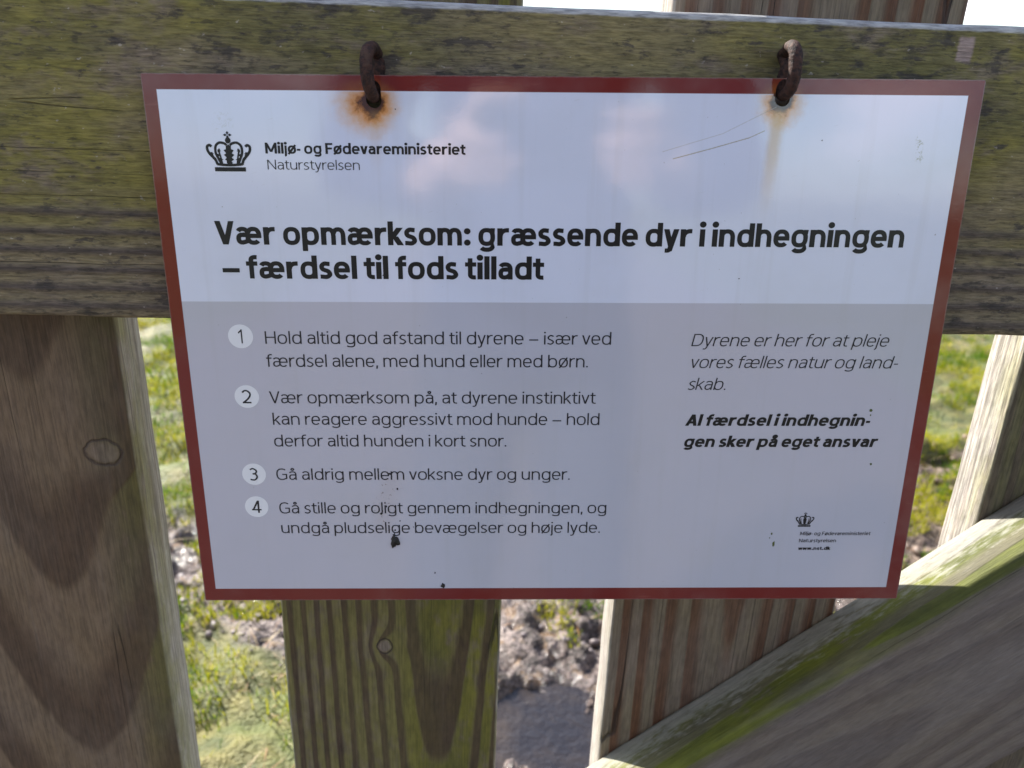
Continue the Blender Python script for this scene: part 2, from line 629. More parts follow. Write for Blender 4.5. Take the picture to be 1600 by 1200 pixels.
def grassy(x, y, r):
    mm = mud_mask(x, y)
    tuft = fbm(x + 2, y + 8, 8.0, 3)
    dens = np.clip((tuft - 0.45) * 7, 0.03, 1)
    return (puddle(x, y) < -.03) & (mm < 0.01 + 0.06 * (r.random(len(x)) - .5)) & (r.random(len(x)) < dens)


def mudtuft(x, y, r):
    mm = mud_mask(x, y)
    t = fbm(x + 5, y + 1, 11.0, 2)
    return (mm > 0) & (t > 0.58) & (puddle(x, y) < 0)


g = G('grass_blades')
gn = g.noise(None, 2.7, 4, .6)
gn2 = g.noise(None, 60, 2, .5)
gc = g.mix(g.ss(gn + (gn2 - .5) * .5, .42, .58), (.075, .16, .005), (.34, .33, .015))
gc = g.mix(g.ss(gn2 + (gn - .5) * .5, .63, .73), gc, (.50, .40, .18))
M_grass = g.done(gc, 0.65, 0.15)
tl = g.t.nodes.new('ShaderNodeBsdfTranslucent')
g.t.links.new(gc, tl.inputs['Color'])
ms = g.t.nodes.new('ShaderNodeMixShader')
ms.inputs[0].default_value = 0.45
g.t.links.new(g.b.outputs[0], ms.inputs[1])
g.t.links.new(tl.outputs[0], ms.inputs[2])
g.t.links.new(ms.outputs[0], g.t.nodes['Material Output'].inputs['Surface'])
va, fa = blades(250000, 1, (-2.2, 3.0), (.35, 3.8), .012, .050, .0017, grassy)
vb, fb = blades(90000, 2, (-1.2, 1.6), (.4, 2.0), .012, .045, .0016, mudtuft)
fb = fb + len(va)
grass = link(bpy.data.objects.new('grass', np_mesh('grass', np.vstack([va, vb]), np.vstack([fa, fb]), M_grass, 3, False)))
tag(grass, 'short yellow green pasture grass growing behind the gate', cat='grass', kind='stuff')

# dead straw lying on the ground
g = G('dry_straw')
M_straw = g.done(g.mix(g.ss(g.noise(None, 30, 2), .42, .58), (.26, .13, .05), (.50, .41, .25)), 0.6, 0.3)


def anyw(x, y, r):
    return (puddle(x, y) < -0.02) & (fbm(x, y + 3, 4.0, 2) > .45)


vs, fs = blades(14000, 3, (-2.0, 2.8), (.4, 3.6), .012, .03, .0011, anyw, lean=5.0)
straw = link(bpy.data.objects.new('dry_straw', np_mesh('dry_straw', vs, fs, M_straw, 3, False)))
tag(straw, 'pale dead straw scattered over turf and mud', cat='straw', kind='stuff')

# crumbs of soil in the trodden band
g = G('soil_crumbs')
cn = g.noise(None, 40, 4, .6)
cn2 = cn
M_crumb = g.done(g.mix(g.ss(g.x, .7, 1.3), g.mix(g.ss(cn, .35, .65), (.09, .07, .07), (.22, .18, .18)), g.mix(g.ss(cn, .35, .65), (.09, .055, .035), (.24, .16, .11))), 0.5, 0.5)
g.bump(cn, .004, .6)
ico = bmesh.new()
bmesh.ops.create_icosphere(ico, subdivisions=1, radius=1)
iv = np.array([v.co[:] for v in ico.verts])
if_ = np.array([[v.index for v in f.verts] for f in ico.faces])
ico.free()
r = np.random.default_rng(11)
cx = r.uniform(-1.4, 2.0, 5000)
cy = r.uniform(.5, 2.2, 5000)
k = (mud_mask(cx, cy) > -0.03) & (puddle(cx, cy) < 0.02)
cx, cy = cx[k], cy[k]
n = len(cx)
sz = 0.0025 + 0.010 * r.random(n) ** 5
sz = sz * np.where(cx > .9, 1.5, 1)
sc_ = np.stack([sz * r.uniform(.8, 1.5, n), sz * r.uniform(.8, 1.5, n), sz * r.uniform(.5, .9, n)], 1)
pv = iv[None] * sc_[:, None, :] * r.uniform(.75, 1.2, (n, len(iv), 1))
an = r.uniform(0, 6.28, n)
ca, sa = np.cos(an)[:, None], np.sin(an)[:, None]
pv = np.stack([pv[..., 0] * ca - pv[..., 1] * sa, pv[..., 0] * sa + pv[..., 1] * ca, pv[..., 2]], -1)
pv += np.stack([cx, cy, ground_h(cx, cy) + sz * .2], 1)[:, None, :]
pf = (if_[None] + (np.arange(n) * len(iv))[:, None, None]).reshape(-1, 3)
crumbs = link(bpy.data.objects.new('soil_crumbs', np_mesh('soil_crumbs', pv.reshape(-1, 3), pf, M_crumb, 3, True)))
tag(crumbs, 'loose crumbs of trodden soil in the muddy band', cat='soil', kind='stuff')

# ------------------------------------------------------------------ the gate
T = 0.0466
TB = 0.0333
gate = bpy.data.objects.new('wooden_gate', None)
link(gate)
tag(gate, 'weathered wooden gate of upright boards with algae stained rail and diagonal brace', 'gate')


def board(x0, x1, mat, seed, label=None, tilt=0.0, top=0.132):
    # a timber built along X, stood upright by turning its local X to Z (ang 90 degrees: x->z, z->-x)
    L = top + GZ - 0.06
    b = timber('board', L, x1 - x0, TB, (0, 0, 0), mat, gate, 0.0022, math.pi / 2, (x1, T, 0.06), seed, 0.0007)
    if label:
        b['label'] = label
    return b


PITCH = 0.2475
board(-0.4217, -0.2635, M_b1, 1, 'brown board at left with an oval knot and V shaped grain')
board(-0.1785, -0.0206, M_b2, 2, 'green tinged board below the middle of the sign with a small round knot')
board(0.0612, 0.2276, M_b3, 3, 'pinkish brown board standing up above the rail', top=0.150)
board(0.3164, 0.4760, M_b4, 4, 'board at right with a brightly sunlit edge')
for i, x in enumerate((-0.6690, -0.9165, 0.5640, 0.8115)):
    board(x, x + 0.159, (M_b3, M_b1, M_b2, M_b4)[i], 5 + i, top=0.13 + 0.004 * i)
timber('top_rail', 2.06, zr1 - zr0, T - 0.0004, (-1.0, 0, zr0), M_rail, gate, 0.0042, 0, (0, 0, 0), 10, 0.0006)
timber('bottom_rail', 2.06, 0.16, T - 0.0004, (-1.0, 0, 0.13), M_rail, gate, 0.0036, 0, (0, 0, 0), 12, 0.0006)
# brace: upper edge on z = m x + c, 160 mm wide, ends cut to meet the rails
ca, sa = math.cos(ANG), math.sin(ANG)
brw = 0.159


def brace_mesh():
    b = timber('brace', 1.30, brw, T - 0.0006, (-0.62, 0, -brw), M_brace, gate, 0.0042, ANG, (0, 0.0002, cz), 21, 0.0007)
    bm = bmesh.new()
    bm.from_mesh(b.data)
    for co, no in (((0, 0, zr0 - 0.0006), (0, 0, 1)), ((0, 0, 0.2906), (0, 0, -1))):
        res = bmesh.ops.bisect_plane(bm, geom=bm.verts[:] + bm.edges[:] + bm.faces[:], dist=1e-6, plane_co=co, plane_no=no, clear_outer=True)
        ed = [e for e in res['geom_cut'] if isinstance(e, bmesh.types.BMEdge)]
        bmesh.ops.holes_fill(bm, edges=ed, sides=0)
    bm.to_mesh(b.data)
    bm.free()
    return b


brace_mesh()

# ------------------------------------------------------------------ hooks
g = G('rusty_iron')
rn = g.noise(None, 420, 5, .65)
rn2 = g.noise(None, 130, 4, .6)
rc = g.mix(g.ss(rn, .38, .62), (.018, .009, .008), (.062, .026, .017))
rc = g.mix(g.ss(rn2, .58, .72), rc, (.075, .040, .026))
g.bump(rn + rn2, .0012, .9)
M_rust = g.done(rc, .72, .4, .15)


def tube(name, pts, rad, mat, parent, seg=14, sub=6, nz=0.12, seed=0):
    P = [Vector(p) for p in pts]
    R = list(rad)
    C = []
    RR = []
    n = len(P)
    for i in range(n - 1):
        p0, p1, p2, p3 = P[max(i - 1, 0)], P[i], P[i + 1], P[min(i + 2, n - 1)]
        for j in range(sub):
            t = j / sub
            C.append(0.5 * ((2 * p1) + (p2 - p0) * t + (2 * p0 - 5 * p1 + 4 * p2 - p3) * t * t + (3 * p1 - p0 - 3 * p2 + p3) * t ** 3))
            RR.append(R[i] * (1 - t) + R[i + 1] * t)
    C.append(P[-1])
    RR.append(R[-1])
    vs = []
    fs = []
    up = Vector((1, 0, 0))
    for i, c in enumerate(C):
        d = (C[min(i + 1, len(C) - 1)] - C[max(i - 1, 0)]).normalized()
        a = (up - d * up.dot(d)).normalized()
        b = d.cross(a)
        for k in range(seg):
            th = 2 * math.pi * k / seg
            v = c + (a * math.cos(th) + b * math.sin(th)) * RR[i]
            q = mn.noise(v * 350 + Vector((seed, 0, 0))) * nz + mn.noise(v * 900 + Vector((seed, 0, 0))) * nz * .5
            vs.append(c + (a * math.cos(th) + b * math.sin(th)) * RR[i] * (1 + q))
    for i in range(len(C) - 1):
        for k in range(seg):
            k2 = (k + 1) % seg
            fs.append((i * seg + k, i * seg + k2, (i + 1) * seg + k2, (i + 1) * seg + k))
    fs.append(tuple(range(seg))[::-1])
    fs.append(tuple((len(C) - 1) * seg + k for k in range(seg)))
    return mesh_obj(name, vs, fs, mat, parent, True)


# sign frame
SX = Vector((0.99915526, -0.02993249, 0.0281568)).normalized()
SZ = Vector((-0.02594869, 0.07175952, 0.99708437)).normalized()
SY = SZ.cross(SX).normalized()
SZ = SX.cross(SY).normalized()
SO = Vector((0.00280353, -0.02072586, -0.12871405 + GZ))


def sw(x, y, z):
    return SO + SX * x + SY * y + SZ * z


H1 = (-0.0962, 0.1375)
H2 = (0.1088, 0.1397)
for (hx, hz), dx, lab, sdx in ((H1, 0.0024, 'left rusty hook, its shank showing to the right', 0), (H2, 0.0021, 'right rusty hook, its head bent to the left', 3)):
    c0 = -0.0008 if hx < 0 else 0.0006
    pts = [sw(hx + dx * 0.7, 0.024, hz + 0.0195), sw(hx + dx * .7, 0.008, hz + 0.0212), sw(hx + dx * .35, -0.002, hz + 0.0232), sw(hx + c0, -0.0090, hz + 0.0205),
           sw(hx + c0 * 1.2, -0.0112, hz + 0.0130), sw(hx + c0 * .8, -0.0105, hz + 0.0070), sw(hx + .0001, -0.0070, hz + 0.0026), sw(hx + dx * .1, -0.0005, hz + 0.0008), sw(hx + dx * .3, 0.0050, hz + 0.0030), sw(hx + dx * .7, 0.0068, hz + 0.0090), sw(hx + dx * 1.0, 0.0062, hz + 0.0150), sw(hx + dx * .8, 0.0105, hz + 0.0195)]
    rad = [.0026, .0030, .0032, .0032, .0032, .0032, .0031, .0028, .0032, .0032, .0032, .0030]
    hk = tube('hook', pts, rad, M_rust, gate, seed=sdx)
    hk['label'] = lab

# ------------------------------------------------------------------ the photographer, seen only as a reflection in the sign
C = Vector(M.translation)
PH = C + R_ * 0.066 - U_ * 0.022 - F_ * 0.028


def ph(a, b, c):
    return PH + R_ * a + U_ * b + F_ * c


def skin_mat(name, c1, c2, rough, sc):
    g = G(name)
    n = g.noise(None, sc, 4, .6)
    g.bump(n, .002, .4)
    return g.done(g.mix(n, c1, c2), rough, .4)


M_skin = skin_mat('skin', (.62, .38, .30), (.70, .48, .40), .45, 60)
M_jacket = skin_mat('navy_cloth', (.018, .026, .060), (.030, .042, .085), .85, 90)
M_jeans = skin_mat('dark_denim', (.030, .038, .060), (.055, .065, .09), .85, 200)
M_shoe = skin_mat('shoe_leather', (.03, .025, .02), (.05, .04, .03), .5, 80)
M_hair = skin_mat('hair', (.035, .022, .014), (.07, .045, .028), .6, 300)
X0 = -0.005


def fuse(name, items, mat, parent, voxel):
    """join closed tubes and ellipsoids and re-skin them as one continuous surface"""
    objs = []
    for it in items:
        if it[0] == 't':
            objs.append(tube('tmp', it[1], it[2], None, None, seg=12, sub=4, nz=0))
        else:
            bm = bmesh.new()
            bmesh.ops.create_uvsphere(bm, u_segments=20, v_segments=14, radius=1)
            c, r3 = Vector(it[1]), it[2]
            for v in bm.verts:
                v.co = Vector((v.co.x * r3[0], v.co.y * r3[1], v.co.z * r3[2])) + c
            me = bpy.data.meshes.new('tmp')
            bm.to_mesh(me)
            bm.free()
            objs.append(link(bpy.data.objects.new('tmp', me)))
    bm = bmesh.new()
    for o in objs:
        bm.from_mesh(o.data)
        bpy.data.objects.remove(o)
    me = bpy.data.meshes.new(name)
    bm.to_mesh(me)
    bm.free()
    t = link(bpy.data.objects.new('tmp', me))
    md = t.modifiers.new('r', 'REMESH')
    md.mode = 'VOXEL'
    md.voxel_size = voxel
    md.use_smooth_shade = True
    m2 = t.modifiers.new('s', 'SMOOTH')
    m2.iterations = 4
    bpy.context.view_layer.update()
    out = bpy.data.meshes.new_from_object(t.evaluated_get(bpy.context.evaluated_depsgraph_get()))
    bpy.data.objects.remove(t)
    out.name = name
    out.materials.clear()
    out.materials.append(mat)
    return link(bpy.data.objects.new(name, out), parent)


items = []
# head with face, neck
HC = Vector((X0, -0.815, 1.60))
items += [('e', HC, (.074, .092, .108)), ('e', HC + Vector((0, .030, -.055)), (.052, .062, .060)), ('e', HC + Vector((0, .095, -.022)), (.012, .018, .020)),
          ('t', [HC + Vector((0, .088, .012)), HC + Vector((0, .100, -.022))], [.008, .012]), ('e', HC + Vector((0, .086, -.060)), (.024, .010, .010)),
          ('e', HC + Vector((-.076, -.005, -.012)), (.010, .020, .030)), ('e', HC + Vector((.076, -.005, -.012)), (.010, .020, .030)),
          ('e', HC + Vector((-.030, .078, .008)), (.016, .012, .011)), ('e', HC + Vector((.030, .078, .008)), (.016, .012, .011)),
          ('t', [HC + Vector((0, -.02, -.07)), Vector((X0, -.885, 1.44))], [.052, .060])]
# trunk and legs under the clothes
items += [('t', [(X0, -.90, 1.46), (X0, -.895, 1.30), (X0, -.90, 1.10), (X0, -.905, .92)], [.08, .125, .115, .125])]
for s_ in (-1, 1):
    items += [('t', [(X0 + s_ * .08, -.905, .92), (X0 + s_ * .11, -.89, .50), (X0 + s_ * .13, -.92, .09)], [.078, .052, .036])]
    sh = Vector((X0 + s_ * .175, -.895, 1.41))
    el = Vector((X0 + s_ * .255 + (.03 if s_ > 0 else -.01), -.80, 1.13))
    wr = ph(s_ * .132, -.060, -.045)
    items += [('t', [Vector((X0, -.895, 1.40)), sh], [.07, .055]), ('t', [sh, el], [.050, .040]), ('t', [el, wr], [.040, .026])]
    # palm, four fingers across the back of the phone, thumb on its screen side
    pc = ph(s_ * .112, -.012, -.012)
    items += [('t', [wr, ph(s_ * .124, -.036, -.026), pc], [.026, .030, .028]), ('t', [ph(s_ * .106, .024, -.004), ph(s_ * .108, -.046, -.006)], [.017, .016])]
    for i, (ln, uo) in enumerate(((.046, .034), (.052, .008), (.048, -.014), (.038, -.034))):
        if s_ < 0 and i == 0:      # left index lies along the top edge, clear of the lens
            items += [('t', [ph(-.096, .022, .000), ph(-.086, .050, .002), ph(-.058, .052, .000), ph(-.036, .050, -.004)], [.0105, .0100, .0090, .0075])]
            continue
        k = 0.62 if s_ < 0 and i == 1 else 1.0
        items += [('t', [ph(s_ * .105, uo * .9, .000), ph(s_ * .094, uo, .0120), ph(s_ * (.088 - ln * k * .55), uo, .0135), ph(s_ * (.088 - ln * k), uo, .0120)], [.0110, .0100, .0092, .0078])]
    items += [('t', [ph(s_ * .112, -.030, -.016), ph(s_ * .098, -.018, -.026), ph(s_ * .076, -.006, -.020), ph(s_ * .058, .002, -.017)], [.014, .0125, .0105, .0085])]
person = fuse('person', items, M_skin, None, 0.0055)
tag(person, 'person in dark jacket and jeans holding up a phone, reflected in the sign', 'person')
jk = [('t', [(X0, -.90, 1.475), (X0, -.895, 1.34), (X0, -.90, 1.12), (X0, -.905, .86)], [.085, .165, .155, .170])]
for s_ in (-1, 1):
    sh = Vector((X0 + s_ * .175, -.895, 1.41))
    el = Vector((X0 + s_ * .255 + (.03 if s_ > 0 else -.01), -.80, 1.13))
    wr = ph(s_ * .132, -.060, -.045)
    w2 = el.lerp(wr, .88)
    jk += [('t', [Vector((X0, -.895, 1.39)), sh], [.10, .078]), ('t', [sh, (sh + el) / 2 + Vector((s_ * .012, 0, 0)), el], [.072, .066, .060]), ('t', [el, el.lerp(wr, .5), w2], [.060, .052, .042])]
fuse('jacket', jk, M_jacket, person, 0.009)
tr = [('t', [(X0, -.905, .98), (X0, -.905, .84)], [.140, .150])]
for s_ in (-1, 1):
    tr += [('t', [(X0 + s_ * .085, -.905, .88), (X0 + s_ * .11, -.89, .50), (X0 + s_ * .13, -.92, .07)], [.098, .078, .066])]
fuse('trousers', tr, M_jeans, person, 0.009)
for s_ in (-1, 1):
    sx_ = X0 + s_ * .135
    gh = 0.0
    fuse('shoe', [('t', [(sx_, -.97, .045), (sx_, -.90, .05), (sx_ + s_ * .015, -.78, .035), (sx_ + s_ * .02, -.72, .03)], [.040, .046, .040, .030])], M_shoe, person, 0.007)
hr = [('e', HC + Vector((0, -.022, .030)), (.084, .094, .092)), ('e', HC + Vector((0, -.055, -.03)), (.074, .060, .07))]
fuse('hair', hr, M_hair, person, 0.007)

g = G('phone_case')
M_phone = g.done((.012, .014, .02), .25, .5)
g = G('phone_glass')
M_glass = g.done((.005, .005, .006), .05, .6)
phone = bpy.data.objects.new('mobile_phone', None)
link(phone)
MP = Matrix((R_, F_, U_)).transposed().to_4x4()
MP.translation = PH
phone.matrix_world = MP
tag(phone, 'dark mobile phone held sideways in both hands, reflected in the sign', 'phone')


def slab(name, a, b, c, t, r, mat, parent, cx_=0, cz_=0, cy_=0):
    bm = bmesh.new()
    bmesh.ops.create_cube(bm, size=1.0)
    for v in bm.verts:
        v.co = Vector((v.co.x * a, v.co.y * t, v.co.z * b))
    eds = [e for e in bm.edges if abs(e.verts[0].co.y - e.verts[1].co.y) > t * .5]
    bmesh.ops.bevel(bm, geom=eds, offset=r, segments=5, affect='EDGES')
    bmesh.ops.translate(bm, verts=bm.verts[:], vec=(cx_, cy_, cz_))
    me = bpy.data.meshes.new(name)
    bm.to_mesh(me)
    bm.free()
    me.materials.append(mat)
    return link(bpy.data.objects.new(name, me), parent)


slab('phone_body', .168, .076, 0, .0080, .010, M_phone, phone)
slab('screen', .156, .070, 0, .0006, .008, M_glass, phone, cy_=-.0042)
slab('camera_bump', .022, .040, 0, .0016, .005, M_phone, phone, -.066, .014, .0049)
for zz in (.022, .008):
    slab('lens', .012, .012, 0, .0008, .0055, M_glass, phone, -.066, zz, .0060)

# ------------------------------------------------------------------ the sign
W2, H2_ = 0.210, 0.1485
sign = bpy.data.objects.new('warning_sign', None)
link(sign)
MS = Matrix((SX, SY, SZ)).transposed().to_4x4()
MS.translation = SO
sign.matrix_world = MS
tag(sign, 'white and grey enclosure rules sign with dark red border hanging from two rusty hooks', 'sign')

g = G('sign_face')
x, z = g.x, g.z
ed = g.noise(None, 260, 3, .6)
e1 = (ed - .5) * .0012
inx = g.mn(x + 0.2030, 0.2023 - x)
inz = g.mn(z + 0.1405, 0.1410 - z)
inside = g.ss(g.mn(inx, inz), -0.00018, 0.00018)
WHITE = (.69, .725, .85)
GREY = (.50, .50, .565)
RED = (.165, .024, .019)
wt = g.mix(g.ss(z, 0.0343, 0.0347), GREY, WHITE)
fadeR = g.noise(None, 22, 4, .6)
rdx = g.mix(g.ss(fadeR, .4, .7) * .35, RED, (.17, .035, .03))
# patches where the red film has dulled along the upper and lower edges
wear = g.ss(g.noise(g.vec(x * 30, g.y, z * 160), 1, 4, .6), .62, .70)
rdx = g.mix(wear * .35, rdx, (.26, .075, .06))
# pale chipped rim
chip = g.ss(g.mn(g.mn(x + W2, W2 - x), g.mn(z + H2_, H2_ - z)) + e1, 0.0, 0.0007, 1, 0)
rdx = g.mix(chip * .6, rdx, (.22, .17, .15))
col = g.mix(inside, rdx, wt)
sp1 = g.noise(None, 900, 2, .5)
vs_ = g.noise(g.vec(x * 120, 0.0, z * 5), 1.0, 4, .6)
col = g.mix(g.ss(vs_, .52, .72) * .09 * inside, col, (.40, .39, .36))
scf = g.noise(g.vec(x * 60 + z * 90, 0.0, z * 900 - x * 250), 1.0, 2, .6)
col = g.mix(g.ss(scf, .70, .76) * .14 * inside, col, (.36, .35, .33))
n_big = g.noise(None, 16, 4, .6)
col = g.mix(g.ss(n_big, .45, .75) * .12, col, (.42, .41, .36))
col = g.mix(g.ss(g.noise(None, 480, 2, .5), .74, .79) * .5, col, (.14, .12, .09))


def rust(col, hx, hz, wdt, left, seed):
    nn = g.noise(g.vec(x * 1, z * 1, seed), 170, 4, .6)
    nb = g.noise(g.vec(x * 1, z * 1, seed + 4), 600, 3, .6)
    dx = x - hx
    dz = z - hz
    # drawn down into a point below the hole
    dxl = g.ss(dx, -0.002, 0.002, left, 1.0)
    q = g.sqrt(dx * dx * dxl + dz * dz * g.ss(dz, -.004, .004, .62, 1.6))
    q = q + (nn - .5) * .0075
    halo = g.ss(q, 0.0035, wdt, 1, 0)
    only = g.ss(z, 0.1402, 0.1412, 1, 0.25)
    col = g.mix(halo * only * .95, col, (.72, .36, .06))
    mid = g.ss(q, 0.003, wdt * .62, 1, 0)
    col = g.mix(mid * only * .95, col, (.60, .19, .012))
    core = g.ss(q + (nb - .5) * .002, 0.0040, .0068, 1, 0)
    col = g.mix(core * .92, col, (.035, .017, .011))
    return col, nn


col, nn = rust(col, H1[0] - .0003, H1[1] - .0015, 0.0165, .42, 1.0)
dx = x - H1[0] - 0.0005
st = g.ss(g.abs(dx + (nn - .5) * .003), 0.0005, 0.0050, 1, 0) * g.ss(z, H1[1] - .045, H1[1] - .010)
col = g.mix(st * g.ss(z, H1[1] - .008, H1[1] - .004, 1, 0) * .22, col, (.55, .36, .16))
col, nn = rust(col, H2[0], H2[1] - .0015, 0.0140, .8, 7.0)
dx = x - H2[0] + 0.0012 - (z - H2[1]) * 0.05
st = g.ss(g.abs(dx + (nn - .5) * .002), 0.0008, 0.0052, 1, 0) * g.ss(z, H2[1] - .066, H2[1] - .012)
col = g.mix(st * g.ss(z, H2[1] - .010, H2[1] - .004, 1, 0) * .62, col, (.55, .34, .11))


def seg(ax, az, bx, bz, wd, fd=0.0002):
    L2 = (bx - ax) ** 2 + (bz - az) ** 2
    t = ((x - ax) * (bx - ax) + (z - az) * (bz - az)) / L2
    t = g.mn(g.mx(t, 0.0), 1.0)
    ex = x - ax - t * (bx - ax)
    ez = z - az - t * (bz - az)
    return g.ss(g.sqrt(ex * ex + ez * ez) + (sp1 - .5) * .0003, wd, wd + fd, 1, 0)


scr = seg(.0555, .1095, .0760, .1150, .00015)
scr = g.mx(scr, seg(.0760, .1150, .0935, .1200, .00015))
scr = g.mx(scr, seg(.0935, .1200, .1010, .1234, .00010))
scr2 = g.mx(seg(.0500, .1130, .0800, .1220, .0001), seg(.0800, .1220, .1060, .1350, .0001))
col = g.mix(scr * .8, col, (.34, .31, .20))
col = g.mix(scr2 * .4, col, (.36, .33, .26))
scu = g.ss(g.noise(g.vec(x * 330, 0.0, z * 330), 1, 4, .7, 1.5), .53, .60)
m = g.ss(g.abs(x - .1815 - (z - .116) * -.15), .0008, .0026, 1, 0) * g.ss(g.abs(z - .1150), .0050, .0075, 1, 0)
col = g.mix(m * scu * .65, col, (.26, .27, .17))
m = g.ss(g.abs(x + .172), .003, .006, 1, 0) * g.ss(g.abs(z - .126), .003, .006, 1, 0)
col = g.mix(m * scu * .30, col, (.40, .41, .33))
# brown spatter trail above the dirt clump
m = g.ss(g.abs(x + .0990 - (z + .09) * .15 + (n_big - .5) * .01), .001, .009, 1, 0) * g.ss(g.abs(z + .084), .012, .026, 1, 0)
sp2 = g.ss(g.noise(g.vec(x * 420, 3.0, z * 420), 1, 3, .65), .60, .67)
col = g.mix(m * sp2 * .75, col, (.13, .085, .055))
col = g.mix(m * .13, col, (.38, .27, .18))
sp3 = g.noise(None, 1500, 2, .5)
g.bump(sp1 * .5 + sp3 * .25 + g.noise(None, 60, 2, .5) * 2.0, .00022, .16)
M_sign = g.done(col, g.ss(n_big, .3, .7, .03, .055), inside * .55 + .45)

g = G('sign_back')
M_edge = g.done((.15, .115, .095), .6, .4)


def ngon_plate():
    """3 mm plate with rounded corners and two slotted holes, front face at y = 0"""
    def slot(hx, hz, a, b, up):
        pts = []
        for i in range(28):
            th = 2 * math.pi * i / 28
            k = 1 + .04 * math.sin(3 * th + hx * 90)
            pts.append((hx + a * math.cos(th) * k, hz + (up if math.sin(th) > 0 else 0) + b * math.sin(th) * k))
        return pts
    outer = []
    r = 0.0012
    for cx_, cz_, a0 in ((W2 - r, H2_ - r, 0), (-W2 + r, H2_ - r, 90), (-W2 + r, -H2_ + r, 180), (W2 - r, -H2_ + r, 270)):
        for i in range(5):
            a = math.radians(a0 + i * 22.5)
            outer.append((cx_ + r * math.cos(a), cz_ + r * math.sin(a)))
    h1 = slot(H1[0] + .0002, H1[1] - .0002, .0038, .0045, .004)
    h2 = slot(H2[0] - .0002, H2[1] - .0002, .0038, .0045, .004)
    c = bpy.data.curves.new('plate', 'CURVE')
    c.dimensions = '2D'
    c.fill_mode = 'BOTH'
    c.extrude = 0.0013
    for loop in (outer, h1, h2):
        s = c.splines.new('POLY')
        s.points.add(len(loop) - 1)
        for p, q in zip(s.points, loop):
            p.co = (q[0], q[1], 0, 1)
        s.use_cyclic_u = True
    tmp = bpy.data.objects.new('plate_tmp', c)
    COL.objects.link(tmp)
    bpy.context.view_layer.update()
    dg = bpy.context.evaluated_depsgraph_get()
    me = bpy.data.meshes.new_from_object(tmp.evaluated_get(dg))
    bpy.data.objects.remove(tmp)
    for v in me.vertices:
        q = v.co.copy()
        v.co = (q.x, 0.0013 - q.z, q.y)
    me.name = 'plate'
    me.materials.clear()
    me.materials.append(M_sign)
    me.materials.append(M_edge)
    bm = bmesh.new()
    bm.from_mesh(me)
    bmesh.ops.recalc_face_normals(bm, faces=bm.faces[:])
    for f in bm.faces:
        f.material_index = 0 if f.normal.y < -0.5 else 1
    bm.to_mesh(me)
    bm.free()
    return link(bpy.data.objects.new('plate', me), sign)


plate = ngon_plate()

# ------------------------------------------------------------------ lettering: a stroke alphabet
CAP, XH, DSC = 1.0, 0.75, -0.27


def arc(cx, cy, rx, ry, a0, a1, n=10, e=2.45):
    out = []
    for i in range(n + 1):
        a = math.radians(a0 + (a1 - a0) * i / n)
        c, s = math.cos(a), math.sin(a)
        out.append((cx + rx * math.copysign(abs(c) ** (2 / e), c), cy + ry * math.copysign(abs(s) ** (2 / e), s)))
    return out


def cat(P, n=6):
    out = []
    m = len(P)
    for i in range(m - 1):
        p0, p1, p2, p3 = P[max(i - 1, 0)], P[i], P[i + 1], P[min(i + 2, m - 1)]
        for j in range(n):
            t = j / n
            out.append(tuple(0.5 * ((2 * p1[k]) + (p2[k] - p0[k]) * t + (2 * p0[k] - 5 * p1[k] + 4 * p2[k] - p3[k]) * t * t + (3 * p1[k] - p0[k] - 3 * p2[k] + p3[k]) * t ** 3) for k in (0, 1)))
    out.append(P[-1])
    return out


